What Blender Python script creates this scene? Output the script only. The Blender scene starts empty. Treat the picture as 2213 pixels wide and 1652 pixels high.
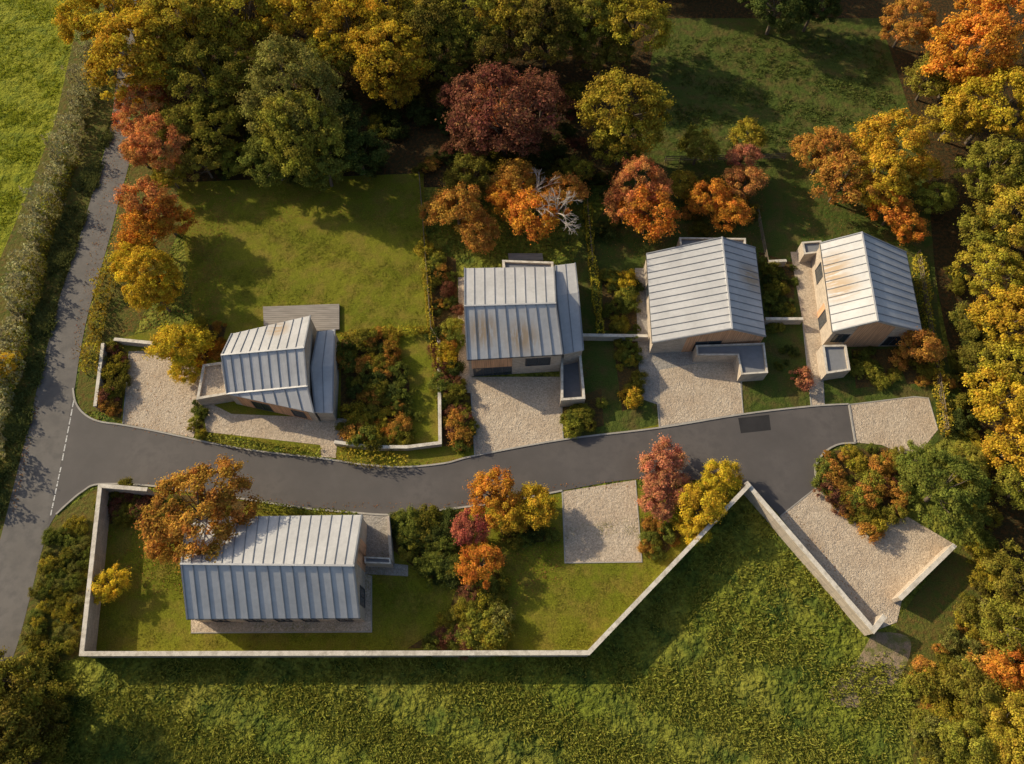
import bpy, math, random
import numpy as np
from mathutils import Vector
random.seed(7); rng=np.random.default_rng(7)
scene=bpy.context.scene
H=76.0; T=math.radians(27); F=1475.0
sT,cT=math.sin(T),math.cos(T)
# survey conversion: aerial-survey reading (u,v) of a point known to be at height z -> metres on site
def P(u,v,z=0.0):
    x=(u-1106.5)/F; y=-(v-826)/F
    d=Vector((x,sT+y*cT,-cT+y*sT)); t=(z-H)/d.z
    return Vector((d.x*t,d.y*t,z))
def ppm(u,v,z=0.0):
    y=-(v-826)/F
    return F/((z-H)/(-cT+y*sT))
# ---------------------------------------------------------------- materials
def newmat(name):
    m=bpy.data.materials.new(name); m.use_nodes=True
    nt=m.node_tree; nt.nodes.clear(); return m,nt
def c4(c): return (c[0],c[1],c[2],1)
def noise(nt,vec,scale,detail=3,rough=.55):
    n=nt.nodes.new('ShaderNodeTexNoise'); n.inputs['Scale'].default_value=scale
    n.inputs['Detail'].default_value=detail; n.inputs['Roughness'].default_value=rough
    if vec: nt.links.new(vec,n.inputs['Vector'])
    return n.outputs['Fac']
def ramp(nt,fac,stops):
    r=nt.nodes.new('ShaderNodeValToRGB'); e=r.color_ramp.elements
    while len(e)<len(stops): e.new(.5)
    for i,(p,c) in enumerate(stops):
        e[i].position=p; e[i].color=c4(c) if hasattr(c,'__len__') else (c,c,c,1)
    nt.links.new(fac,r.inputs['Fac']); return r.outputs['Color']
def mix(nt,fac,a,b,bt='MIX'):
    m=nt.nodes.new('ShaderNodeMixRGB'); m.blend_type=bt
    for s,v in((m.inputs[0],fac),(m.inputs[1],a),(m.inputs[2],b)):
        if isinstance(v,bpy.types.NodeSocket): nt.links.new(v,s)
        elif hasattr(v,'__len__'): s.default_value=c4(v)
        else:
            try: s.default_value=v
            except Exception: s.default_value=(v,v,v,1)
    return m.outputs[0]
def pos(nt,scale=None):
    g=nt.nodes.new('ShaderNodeNewGeometry').outputs['Position']
    if scale:
        m=nt.nodes.new('ShaderNodeMapping'); m.inputs['Scale'].default_value=scale
        nt.links.new(g,m.inputs['Vector']); return m.outputs['Vector']
    return g
def finish(nt,col,rough=.9,bumps=(),metal=0,spec=.3):
    b=nt.nodes.new('ShaderNodeBsdfPrincipled'); o=nt.nodes.new('ShaderNodeOutputMaterial')
    if isinstance(col,bpy.types.NodeSocket): nt.links.new(col,b.inputs['Base Color'])
    else: b.inputs['Base Color'].default_value=c4(col)
    b.inputs['Roughness'].default_value=rough
    b.inputs['Metallic'].default_value=metal
    b.inputs['Specular IOR Level'].default_value=spec
    prev=None
    for h,dist,st in bumps:
        bp=nt.nodes.new('ShaderNodeBump'); bp.inputs['Distance'].default_value=dist; bp.inputs['Strength'].default_value=st
        nt.links.new(h,bp.inputs['Height'])
        if prev: nt.links.new(prev,bp.inputs['Normal'])
        prev=bp.outputs['Normal']
    if prev: nt.links.new(prev,b.inputs['Normal'])
    nt.links.new(b.outputs[0],o.inputs[0])
def surf(name,c1,c2,c3=None,s=(.12,1.2,9),bump=((2.5,.3,.6),(12,.08,.6)),rough=.95,spec=.1,fine=.5):
    m,nt=newmat(name); p=pos(nt)
    n1=noise(nt,p,s[0],4); n2=noise(nt,p,s[1],4,.6); n3=noise(nt,p,s[2],3,.7)
    col=mix(nt,ramp(nt,n1,[(.38,0),(.62,1)]),c1,c2)
    if c3: col=mix(nt,ramp(nt,n2,[(.45,0),(.64,1)]),col,c3)
    col=mix(nt,fine,col,ramp(nt,n3,[(.3,.35),(.7,1.5)]),'MULTIPLY')
    finish(nt,col,rough,[(noise(nt,p,a,3,.6),b,c) for a,b,c in bump],0,spec)
    return m
M={}
M['meadow']=surf('meadow_grass_mat',(.16,.19,.022),(.255,.245,.038),(.075,.11,.018),s=(.07,.3,2.2),bump=((.35,2.2,.9),(1.3,.8,.85),(6,.12,.8)),fine=.8)
M['field']=surf('field_grass_mat',(.23,.25,.012),(.275,.275,.02),(.14,.175,.012),s=(.12,.6,4),bump=((.6,1.0,.7),(2.2,.4,.7),(7,.1,.8)),fine=.65)
M['lawn']=surf('lawn_mat',(.165,.18,.015),(.22,.215,.02),(.225,.185,.03),s=(.11,.4,7),bump=((1.2,.2,.6),(14,.05,.7)),fine=.6)
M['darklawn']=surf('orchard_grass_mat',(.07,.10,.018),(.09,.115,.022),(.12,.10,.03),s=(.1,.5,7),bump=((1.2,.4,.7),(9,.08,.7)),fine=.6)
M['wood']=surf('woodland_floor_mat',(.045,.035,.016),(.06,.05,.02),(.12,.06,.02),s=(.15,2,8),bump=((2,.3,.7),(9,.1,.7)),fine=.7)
M['soil']=surf('soil_mat',(.075,.05,.022),(.11,.08,.03),(.16,.09,.025),s=(.5,3,12),bump=((3,.1,.7),(15,.05,.7)),fine=.7)
M['earth']=surf('bare_earth_mat',(.30,.22,.14),(.36,.27,.18),(.17,.17,.05),s=(.3,1.0,9),bump=((1.5,.2,.6),(8,.08,.7)),fine=.5)
M['verge']=surf('verge_mat',(.10,.12,.022),(.14,.13,.028),(.16,.11,.03),s=(.3,1.5,9),bump=((2,.25,.7),(9,.08,.7)),fine=.7)
M['road']=surf('old_asphalt_mat',(.15,.137,.125),(.175,.16,.147),(.13,.12,.112),s=(.25,.7,30),bump=((40,.01,.4),),rough=.85,spec=.3,fine=.15)
M['lane']=surf('new_asphalt_mat',(.098,.088,.084),(.128,.114,.108),(.104,.094,.09),s=(.15,.8,35),bump=((45,.01,.4),),rough=.8,spec=.35,fine=.25)
M['patch']=surf('asphalt_repair_mat',(.035,.034,.036),(.045,.043,.045),s=(.5,2,30),bump=((45,.01,.4),),rough=.8)
def gravel(name,a,b,c):
    m,nt=newmat(name); p=pos(nt)
    v=nt.nodes.new('ShaderNodeTexVoronoi'); v.inputs['Scale'].default_value=9; nt.links.new(p,v.inputs['Vector'])
    sep=nt.nodes.new('ShaderNodeSeparateColor'); nt.links.new(v.outputs['Color'],sep.inputs[0])
    col=mix(nt,sep.outputs[0],a,b)
    col=mix(nt,ramp(nt,noise(nt,p,.35,3,.5),[(.4,0),(.75,.7)]),col,c)
    col=mix(nt,.8,col,ramp(nt,noise(nt,p,4,4,.8),[(.32,.66),(.64,1.15)]),'MULTIPLY')
    finish(nt,col,.95,[(noise(nt,p,1.3,3,.6),.16,.6),(noise(nt,p,5,2,.6),.09,.7),(v.outputs['Distance'],.05,.8)],0,.1); return m
M['gravel']=gravel('gravel_mat',(.47,.375,.275),(.72,.60,.46),(.49,.37,.26))
M['cobble']=gravel('grey_gravel_mat',(.32,.295,.26),(.47,.43,.385),(.34,.30,.25))
def zinc(name,spots=(),base=(.58,.575,.57)):
    m,nt=newmat(name); p=pos(nt)
    n1=noise(nt,p,.35,4,.6); n2=noise(nt,p,2.2,4,.65)
    col=mix(nt,ramp(nt,n1,[(.35,0),(.65,1)]),base,tuple(x*.84 for x in base))
    col=mix(nt,.3,col,ramp(nt,n2,[(.3,.74),(.65,1.08)]),'MULTIPLY')
    for (c,r,ax) in spots:
        vm=nt.nodes.new('ShaderNodeVectorMath'); vm.operation='DISTANCE'; vm.inputs[1].default_value=c; nt.links.new(p,vm.inputs[0])
        dv=nt.nodes.new('ShaderNodeMath'); dv.operation='DIVIDE'; nt.links.new(vm.outputs['Value'],dv.inputs[0]); dv.inputs[1].default_value=r
        msk=ramp(nt,dv.outputs[0],[(.3,1),(1,0)])
        sc=(2.2,.3,.4) if ax=='y' else (.3,2.2,.4)
        st=ramp(nt,noise(nt,pos(nt,sc),1.3,5,.65),[(.36,0),(.5,1)])
        f=mix(nt,1,msk,st,'MULTIPLY')
        f=mix(nt,1,f,(.8,.8,.8),'MULTIPLY')
        col=mix(nt,f,col,(.42,.29,.16))
    finish(nt,col,.45,[(noise(nt,p,1.5,3),.03,.3)],.15,.5); return m
M['zinc']=zinc('zinc_roof_mat')
M['seam']=zinc('zinc_seam_mat',base=(.27,.28,.30))
m,nt=newmat('pale_brick_mat'); p=pos(nt)
sx=nt.nodes.new('ShaderNodeSeparateXYZ'); nt.links.new(p,sx.inputs[0])
ad=nt.nodes.new('ShaderNodeMath'); ad.operation='ADD'; nt.links.new(sx.outputs[0],ad.inputs[0]); nt.links.new(sx.outputs[1],ad.inputs[1])
cb=nt.nodes.new('ShaderNodeCombineXYZ'); nt.links.new(ad.outputs[0],cb.inputs[0]); nt.links.new(sx.outputs[2],cb.inputs[1])
br=nt.nodes.new('ShaderNodeTexBrick'); nt.links.new(cb.outputs[0],br.inputs['Vector'])
br.inputs['Color1'].default_value=(.60,.51,.41,1); br.inputs['Color2'].default_value=(.46,.38,.30,1); br.inputs['Mortar'].default_value=(.38,.33,.28,1)
br.inputs['Scale'].default_value=1; br.inputs['Brick Width'].default_value=.5; br.inputs['Row Height'].default_value=.18; br.inputs['Mortar Size'].default_value=.02
col=mix(nt,.4,br.outputs['Color'],ramp(nt,noise(nt,p,1.3,4,.65),[(.3,.7),(.7,1.15)]),'MULTIPLY')
finish(nt,col,.9,[(br.outputs['Fac'],-.02,.6),(noise(nt,p,15,2),.02,.5)],0,.15); M['brick']=m
M['coping']=surf('coping_stone_mat',(.76,.70,.60),(.68,.62,.53),(.50,.45,.37),s=(.6,1.5,15),bump=((12,.02,.5),),rough=.9,fine=.3)
M['kerb']=surf('kerb_mat',(.46,.43,.38),(.38,.35,.31),s=(.8,3,20),bump=((20,.01,.4),),fine=.3)
m,nt=newmat('cedar_cladding_mat'); p=pos(nt)
sx=nt.nodes.new('ShaderNodeSeparateXYZ'); nt.links.new(p,sx.inputs[0])
w=nt.nodes.new('ShaderNodeMath'); w.operation='PINGPONG'; w.inputs[1].default_value=.13; nt.links.new(sx.outputs[0],w.inputs[0])
wc=ramp(nt,w.outputs[0],[(.0,.45),(.025,1.0)])
col=mix(nt,ramp(nt,noise(nt,pos(nt,(4.5,4.5,.3)),1,3,.6),[(.35,0),(.65,1)]),(.74,.43,.25),(.50,.285,.165))
col=mix(nt,1,col,wc,'MULTIPLY'); finish(nt,col,.8,[],0,.2); M['cedar']=m
m,nt=newmat('weathered_deck_mat'); p=pos(nt)
w=nt.nodes.new('ShaderNodeMath'); w.operation='PINGPONG'; w.inputs[1].default_value=.15
sx=nt.nodes.new('ShaderNodeSeparateXYZ'); nt.links.new(p,sx.inputs[0]); nt.links.new(sx.outputs[1],w.inputs[0])
col=mix(nt,ramp(nt,noise(nt,pos(nt,(.4,4,1)),1.5,3),[(.35,0),(.65,1)]),(.38,.34,.30),(.27,.24,.21))
col=mix(nt,1,col,ramp(nt,w.outputs[0],[(0,.3),(.03,1)]),'MULTIPLY'); finish(nt,col,.85); M['deck']=m
m,nt=newmat('window_glass_mat'); finish(nt,(.03,.042,.055),.06,[],0,.9); M['glass']=m
m,nt=newmat('window_frame_mat'); finish(nt,(.07,.07,.075),.5); M['frame']=m
m,nt=newmat('white_line_mat'); col=mix(nt,ramp(nt,noise(nt,pos(nt),6,4,.7),[(.42,0),(.55,1)]),(.3,.29,.27),(.7,.7,.68)); finish(nt,col,.7); M['white']=m
m,nt=newmat('grey_roof_membrane_mat'); col=mix(nt,noise(nt,pos(nt),2,4),(.18,.185,.20),(.27,.275,.29)); finish(nt,col,.8); M['membrane']=m
m,nt=newmat('bark_mat'); col=mix(nt,noise(nt,pos(nt,(6,6,1)),2,4),(.10,.075,.055),(.20,.16,.12)); finish(nt,col,.95); M['bark']=m
m,nt=newmat('dead_wood_mat'); col=mix(nt,noise(nt,pos(nt,(6,6,1)),2,4),(.40,.34,.29),(.55,.49,.43)); finish(nt,col,.9); M['dead']=m
m,nt=newmat('fence_timber_mat'); col=mix(nt,noise(nt,pos(nt),3,4),(.16,.12,.085),(.28,.22,.16)); finish(nt,col,.9); M['fence']=m
m,nt=newmat('leaf_mat')
oi=nt.nodes.new('ShaderNodeObjectInfo'); at=nt.nodes.new('ShaderNodeAttribute'); at.attribute_name='tone'
sp=nt.nodes.new('ShaderNodeSeparateColor'); nt.links.new(at.outputs['Color'],sp.inputs[0])
hs=nt.nodes.new('ShaderNodeHueSaturation'); nt.links.new(oi.outputs['Color'],hs.inputs['Color'])
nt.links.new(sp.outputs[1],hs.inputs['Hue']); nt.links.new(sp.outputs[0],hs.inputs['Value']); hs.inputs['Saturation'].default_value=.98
df=nt.nodes.new('ShaderNodeBsdfDiffuse'); tr=nt.nodes.new('ShaderNodeBsdfTranslucent'); ms=nt.nodes.new('ShaderNodeMixShader'); ms.inputs[0].default_value=.3
o=nt.nodes.new('ShaderNodeOutputMaterial')
nt.links.new(hs.outputs[0],df.inputs[0]); nt.links.new(hs.outputs[0],tr.inputs[0]); nt.links.new(df.outputs[0],ms.inputs[1]); nt.links.new(tr.outputs[0],ms.inputs[2]); nt.links.new(ms.outputs[0],o.inputs[0]); M['leaf']=m
# ---------------------------------------------------------------- mesh helpers
def link(o,parent=None):
    scene.collection.objects.link(o)
    if parent: o.parent=parent
    return o
def mk(name,verts,faces,mats,parent=None,midx=None):
    me=bpy.data.meshes.new(name); me.from_pydata([tuple(v) for v in verts],[],faces)
    for mm in (mats if isinstance(mats,(list,tuple)) else [mats]): me.materials.append(mm)
    if midx is not None: me.polygons.foreach_set('material_index',midx)
    me.update()
    return link(bpy.data.objects.new(name,me),parent)
def empty(name,loc=(0,0,0)):
    o=bpy.data.objects.new(name,None); o.empty_display_size=.5; link(o); return o
def area(p): return sum(p[i].x*p[(i+1)%len(p)].y-p[(i+1)%len(p)].x*p[i].y for i in range(len(p)))/2
def inset(poly,d):
    n=len(poly); s=1 if area(poly)>0 else -1; out=[]
    for i in range(n):
        a,b,c=poly[i-1],poly[i],poly[(i+1)%n]
        e1=Vector((b.x-a.x,b.y-a.y)); e2=Vector((c.x-b.x,c.y-b.y)); e1.normalize(); e2.normalize()
        n1=Vector((-e1.y,e1.x))*s; n2=Vector((-e2.y,e2.x))*s
        m_=(n1+n2); k=1+n1.dot(n2)
        m_=m_/max(k,.35)
        out.append(Vector((b.x+m_.x*d,b.y+m_.y*d,b.z)))
    return out
def cr(pts,k=6):
    out=[]; n=len(pts)
    for i in range(n-1):
        p0=pts[max(i-1,0)];p1=pts[i];p2=pts[i+1];p3=pts[min(i+2,n-1)]
        for j in range(k):
            t=j/k
            out.append(.5*((2*p1)+(p2-p0)*t+(2*p0-5*p1+4*p2-p3)*t*t+(3*p1-p0-3*p2+p3)*t**3))
    out.append(pts[-1]); return out
def G(l,z=0): return [P(u,v,z) for u,v in l]
def flat(l,z): return [Vector((p.x,p.y,z)) for p in l]
def sheet(name,pts,z,mat):
    pts=flat(pts,z)
    if area(pts)<0: pts=pts[::-1]
    return mk(name,pts,[list(range(len(pts)))],mat)
def slab(verts,faces,top,th):
    b=len(verts); n=len(top)
    verts+=list(top)+[Vector((p.x,p.y,p.z-th)) for p in top]
    faces.append([b+i for i in range(n)]); faces.append([b+n+i for i in range(n)][::-1])
    for i in range(n):
        j=(i+1)%n; faces.append([b+i,b+n+i,b+n+j,b+j])
def side(pts,w,closed=False):
    L=[];R=[];n=len(pts)
    for i in range(n):
        a=pts[i-1] if (i>0 or closed) else pts[i]; c=pts[(i+1)%n] if (i<n-1 or closed) else pts[i]; b=pts[i]
        e1=Vector((b.x-a.x,b.y-a.y)); e2=Vector((c.x-b.x,c.y-b.y))
        if e1.length<1e-6:e1=e2
        if e2.length<1e-6:e2=e1
        e1=e1.normalized();e2=e2.normalized()
        n1=Vector((-e1.y,e1.x));n2=Vector((-e2.y,e2.x)); m_=(n1+n2)/max(1+n1.dot(n2),.3)
        L.append(Vector((b.x+m_.x*w/2,b.y+m_.y*w/2,0)));R.append(Vector((b.x-m_.x*w/2,b.y-m_.y*w/2,0)))
    return L,R
def strip(verts,faces,pts,w,z0,z1):
    L,R=side(pts,w); b=len(verts); n=len(pts)
    for l,r in zip(L,R): verts+=[Vector((l.x,l.y,z0)),Vector((l.x,l.y,z1)),Vector((r.x,r.y,z1)),Vector((r.x,r.y,z0))]
    for i in range(n-1):
        q=b+4*i
        for k in range(3): faces.append([q+k,q+k+1,q+k+5,q+k+4])
    faces.append([b,b+1,b+2,b+3]); q=b+4*(n-1); faces.append([q+3,q+2,q+1,q])
def bwall(name,px,h,w=.38,smooth=False,wc=None):
    pts=G(px,h)
    if smooth: pts=cr(pts,5)
    e=empty(name); v=[];f=[]; strip(v,f,pts,w,-.1,h-.1); mk('wall_body',v,f,M['brick'],e)
    v=[];f=[]; strip(v,f,pts,wc or w+.1,h-.1,h); mk('coping',v,f,M['coping'],e); return e
def kerb(pts):
    v=[];f=[]; strip(v,f,pts,.2,-.05,.11); return mk('kerb',v,f,M['kerb'])
def bar(verts,faces,a,b,w,up,h):
    d=(b-a)
    if d.length<.05: return
    s=d.cross(up).normalized()*w/2; u=up.normalized()*h; q=len(verts)
    for p_ in(a,b): verts+=[p_-s-u*.2,p_-s+u,p_+s+u,p_+s-u*.2]
    faces+= [[q,q+1,q+5,q+4],[q+1,q+2,q+6,q+5],[q+2,q+3,q+7,q+6],[q,q+3,q+2,q+1],[q+4,q+5,q+6,q+7]]
def slope(par,a,b,c,d,n,mat=None,name='roof_slope',th=.14):
    """a,b = ridge ends, c below b, d below a"""
    nn=(b-a).cross(d-a if (a-d).length>.05 else c-a).normalized()
    if nn.z<0: nn=-nn
    v=[];f=[]; tri=(a-d).length<.05
    if tri: slab(v,f,[a,b,c],th)
    else:
        K=n*2
        for i in range(K+1):
            t=i/K; q1=a.lerp(b,t);q2=d.lerp(c,t); dz=Vector((0,0,th)); v+=[q1,q2,q2-dz,q1-dz]
        for i in range(K):
            q=4*i
            for k in range(4): f.append([q+k,q+(k+1)%4,q+4+(k+1)%4,q+4+k])
        f+= [[0,3,2,1],[4*K,4*K+1,4*K+2,4*K+3]]
    mk(name,v,f,mat or M['zinc'],par)
    v=[];f=[]
    for i in range(n+1):
        t=i/n
        if i==0:t=.006
        if i==n:t=.994
        bar(v,f,a.lerp(b,t),d.lerp(c,t),.07 if 0<i<n else .16,nn,.075 if 0<i<n else .1)
    mk('standing_seams',v,f,M['seam'],par)
def ridgecap(par,a,b):
    v=[];f=[]; bar(v,f,a,b,.2,Vector((0,0,1)),.12); mk('ridge_cap',v,f,M['zinc'],par)
def gutter(par,a,b):
    v=[];f=[]; bar(v,f,a-Vector((0,0,.12)),b-Vector((0,0,.12)),.14,Vector((0,0,1)),.1); mk('gutter',v,f,M['frame'],par)
def ring_walls(par,ring,ins=.15,drop=.15,mat=None,name='walls'):
    pts=inset(ring,ins); v=[];f=[];n=len(pts)
    for p_ in pts: v+=[Vector((p_.x,p_.y,0)),Vector((p_.x,p_.y,p_.z-drop))]
    for i in range(n):
        j=(i+1)%n; f.append([2*i,2*j,2*j+1,2*i+1])
    mk(name,v,f,mat or M['brick'],par); return pts
def panel(par,A,B,pts,th,mat,name,cen,base=0.0):
    A=Vector((A.x,A.y,0));B=Vector((B.x,B.y,0)); d=(B-A); nrm=Vector((-d.y,d.x,0)).normalized()
    if (A-cen).dot(nrm)<0: nrm=-nrm
    v=[];f=[];n=len(pts)
    for (s,z) in pts: v.append(A+d*s+Vector((0,0,z))+nrm*(base+th))
    for (s,z) in pts: v.append(A+d*s+Vector((0,0,z))+nrm*(base-.05))
    f.append(list(range(n)))
    for i in range(n): j=(i+1)%n; f.append([i,n+i,n+j,j])
    return mk(name,v,f,mat,par)
def window(par,A,B,s0,s1,z0,z1,cen,mull=1,base=0.0):
    L=(Vector((B.x-A.x,B.y-A.y))).length; w=.08/L
    panel(par,A,B,[(s0,z0),(s1,z0),(s1,z1),(s0,z1)],.015,M['glass'],'window_glass',cen,base)
    for (a,b,c,d) in [(s0-w,s0,z0-.08,z1+.08),(s1,s1+w,z0-.08,z1+.08)]+[(s0+(s1-s0)*k/mull-w/2,s0+(s1-s0)*k/mull+w/2,z0,z1) for k in range(1,mull)]:
        panel(par,A,B,[(a,c),(b,c),(b,d),(a,d)],.06,M['frame'],'window_frame',cen,base)
    for (c,d) in [(z0-.08,z0),(z1,z1+.08)]:
        panel(par,A,B,[(s0,c),(s1,c),(s1,d),(s0,d)],.055,M['frame'],'window_frame',cen,base)
def parapet(par,pxl,ztop,zfloor,mat_floor,w=.32,name='parapet'):
    o=G(pxl,ztop)
    if area(o)<0:o=o[::-1]
    i_=inset(o,w); n=len(o); v=[];f=[];mi=[]
    for p_ in o: v+=[Vector((p_.x,p_.y,0)),Vector((p_.x,p_.y,ztop))]
    for p_ in i_: v+=[Vector((p_.x,p_.y,ztop)),Vector((p_.x,p_.y,zfloor))]
    for i in range(n):
        j=(i+1)%n
        f.append([2*i,2*j,2*j+1,2*i+1]);mi.append(0)
        f.append([2*i+1,2*j+1,2*n+2*j,2*n+2*i]);mi.append(1)
        f.append([2*n+2*i,2*n+2*j,2*n+2*j+1,2*n+2*i+1]);mi.append(0)
    f.append([2*n+2*i+1 for i in range(n)]);mi.append(2)
    return mk(name,v,f,[M['brick'],M['coping'],mat_floor],par,mi)
# ---------------------------------------------------------------- foliage meshes
def unit(n):
    v=rng.normal(size=(n,3)); return v/np.linalg.norm(v,axis=1)[:,None]
def leaf_arrays(c,nrm,s,asp=.6):
    n=len(c); r=unit(n); t=np.cross(nrm,r); t/=np.linalg.norm(t,axis=1)[:,None]+1e-9; b=np.cross(nrm,t)
    s=s[:,None]; v=np.empty((n,4,3))
    v[:,0]=c-t*s; v[:,1]=c+b*s*asp+nrm*s*.15; v[:,2]=c+t*s; v[:,3]=c-b*s*asp+nrm*s*.15
    return v.reshape(-1,3)
def tube(V,Fc,p0,p1,r0,r1,n=6):
    p0=Vector(p0);p1=Vector(p1);d=(p1-p0).normalized(); a=d.orthogonal().normalized(); b=d.cross(a); q=len(V)
    for p_,r in((p0,r0),(p1,r1)):
        for i in range(n):
            t=2*math.pi*i/n; V.append(tuple(p_+a*math.cos(t)*r+b*math.sin(t)*r))
    for i in range(n):
        j=(i+1)%n; Fc.append([q+i,q+j,q+n+j,q+n+i])
def foliage_mesh(name,c,nrm,s,tone,hue,extraV=None,extraF=None,asp=.6):
    lv=leaf_arrays(c,nrm,s,asp); n=len(c); ev=extraV or []; ef=extraF or []
    me=bpy.data.meshes.new(name); tv=len(lv)+len(ev)
    allv=np.vstack([lv,np.array(ev).reshape(-1,3)]) if ev else lv
    nl=4*n+sum(len(x) for x in ef)
    me.vertices.add(tv); me.vertices.foreach_set('co',allv.astype(np.float32).ravel())
    me.loops.add(nl); li=np.arange(4*n,dtype=np.int32)
    if ef: li=np.concatenate([li,np.array([i+4*n for x in ef for i in x],dtype=np.int32)])
    me.loops.foreach_set('vertex_index',li)
    me.polygons.add(n+len(ef)); st=np.arange(n+len(ef),dtype=np.int32)*4
    me.polygons.foreach_set('loop_start',st)
    me.materials.append(M['leaf']); me.materials.append(M['bark'])
    me.polygons.foreach_set('material_index',np.concatenate([np.zeros(n,dtype=np.int32),np.ones(len(ef),dtype=np.int32)]))
    me.update(calc_edges=True); me.validate()
    at=me.attributes.new('tone','FLOAT_COLOR','POINT')
    col=np.ones((tv,4),dtype=np.float32); col[:4*n,0]=np.repeat(tone,4); col[:4*n,1]=np.repeat(hue,4)
    at.data.foreach_set('color',col.ravel()); return me
CZ=1.0
def crown(nlobes,nclump,nleaf,cr_,ls,squash=.85,tall=1.0,spread=.16):
    lob=[]
    for i in range(nlobes):
        a=i*2.399+random.uniform(-.4,.4); z=random.uniform(-.25,.8); r=random.uniform(.36,.62)*math.sqrt(max(0,1-z*z*.8))
        lob.append((np.array([math.cos(a)*r,math.sin(a)*r,z*.5*tall]),random.uniform(.3,.48)))
    lob.append((np.array([0,0,.35*tall]),.5))
    cc=[];cn=[]
    while len(cc)<nclump:
        c,r=lob[random.randrange(len(lob))]; d=unit(1)[0]
        if d[2]<-.55: continue
        p_=c+d*r*random.uniform(.72,1.12)
        if any(np.linalg.norm(p_-c2)<r2*.74 for c2,r2 in lob): continue
        cc.append(p_);cn.append(d)
    C=[];Nn=[];S=[];Tn=[];Hu=[]
    for p_,d in zip(cc,cn):
        rr=cr_*random.uniform(.6,1.35); k=int(nleaf*random.uniform(.6,1.4)); u=unit(k)
        u[:,2]=np.abs(u[:,2])*np.where(rng.random(k)<.75,1,-1)
        rad=rr*(rng.random(k)**.5+np.where(rng.random(k)<spread,rng.random(k)*.6,0))
        q=p_+(u+d*.35)*rad[:,None]*np.array([1.1,1.1,.8])
        nn=u*.7+unit(k)*.7+np.array([0,0,.35])+d*.25; nn/=np.linalg.norm(nn,axis=1)[:,None]
        C.append(q);Nn.append(nn);S.append(ls*rng.uniform(.6,1.35,k))
        tn=random.uniform(.68,1.25); hu=random.uniform(-.014,.016)
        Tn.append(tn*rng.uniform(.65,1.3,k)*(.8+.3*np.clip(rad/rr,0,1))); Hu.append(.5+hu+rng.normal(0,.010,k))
    C=np.vstack(C); C[:,2]=C[:,2]*squash+CZ
    return C,np.vstack(Nn),np.concatenate(S),np.concatenate(Tn),np.concatenate(Hu),cc
def tree_mesh(name,*a,**k):
    sq=k.get('squash',.85)
    C,Nn,S,Tn,Hu,cc=crown(*a,**k); V=[];Fc=[]
    tube(V,Fc,(0,0,-.05),(.02,.02,.45),.06,.048); tube(V,Fc,(.02,.02,.45),(0,.03,1.05),.048,.02)
    for p_ in random.sample(cc,16):
        z0=random.uniform(.35,.9); mid=(p_[0]*.5,p_[1]*.5,z0*.5+(p_[2]*sq+CZ)*.5-.05)
        tube(V,Fc,(.01,.02,z0),mid,.024,.014,5); tube(V,Fc,mid,(p_[0]*.93,p_[1]*.93,p_[2]*sq+CZ),.014,.004,4)
    return foliage_mesh(name,C,Nn,S,Tn,Hu,V,Fc)
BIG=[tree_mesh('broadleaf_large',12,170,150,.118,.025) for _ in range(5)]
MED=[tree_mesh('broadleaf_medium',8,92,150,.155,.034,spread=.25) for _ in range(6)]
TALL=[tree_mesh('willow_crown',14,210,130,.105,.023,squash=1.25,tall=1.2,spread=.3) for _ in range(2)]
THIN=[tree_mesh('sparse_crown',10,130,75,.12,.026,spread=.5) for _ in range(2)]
CZ=.42
def shrub_mesh(): 
    C,Nn,S,Tn,Hu,cc=crown(6,40,95,.22,.055,squash=.75,spread=.3); C[:,2]=np.maximum(C[:,2],.03)
    return foliage_mesh('shrub_mesh',C,Nn,S,Tn,Hu)
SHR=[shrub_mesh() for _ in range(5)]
CZ=1.0
OR=(.66,.275,.03); OB=(.55,.275,.045); GO=(.56,.36,.026); YE=(.66,.455,.027); OL=(.28,.245,.032); GR=(.195,.215,.035); DG=(.10,.12,.028)
RD=(.58,.165,.095); RB=(.26,.105,.055); PO=(.66,.285,.08); OG=(.44,.34,.032); GG=(.27,.255,.055); LG=(.34,.32,.04); DK=(.21,.18,.028); RO=(.54,.215,.10)
NAMES={OR:'maple_tree',OB:'beech_tree',GO:'oak_tree',YE:'field_maple_tree',OL:'oak_tree',GR:'ash_tree',DG:'ash_tree',RD:'red_maple_tree',RB:'copper_beech_tree',RO:'red_maple_tree',PO:'maple_tree',OG:'oak_tree',GG:'willow_tree',LG:'ash_tree',DK:'oak_tree'}
def tree(u,v,r,col,kind=None,sz=None,hf=1.0):
    s0=ppm(u,v,4); R=r/s0; 
    k=kind or (BIG if R>4.2 else MED); sz=sz or random.uniform(.88,1.05)
    zc=1.05*R*sz*hf; R=r/ppm(u,v,zc); p_=P(u,v,zc)
    o=bpy.data.objects.new(NAMES.get(col,'oak_tree'),random.choice(k)); link(o)
    o.location=(p_.x,p_.y,0); o.scale=(R*random.uniform(.95,1.08),R*random.uniform(.95,1.08),R*sz*hf); o.rotation_euler=(0,0,random.uniform(0,6.28))
    j=random.uniform(.9,1.1); o.color=(min(1,col[0]*j),col[1]*j*random.uniform(.93,1.07),col[2]*j,1); return o
def inpoly(x,y,poly):
    c=False;n=len(poly)
    for i in range(n):
        x1,y1=poly[i];x2,y2=poly[(i+1)%n]
        if (y1>y)!=(y2>y) and x<(x2-x1)*(y-y1)/(y2-y1)+x1: c=not c
    return c
def rpoly(poly):
    xs=[p[0] for p in poly];ys=[p[1] for p in poly]
    while True:
        x=random.uniform(min(xs),max(xs));y=random.uniform(min(ys),max(ys))
        if inpoly(x,y,poly): return x,y
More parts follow.
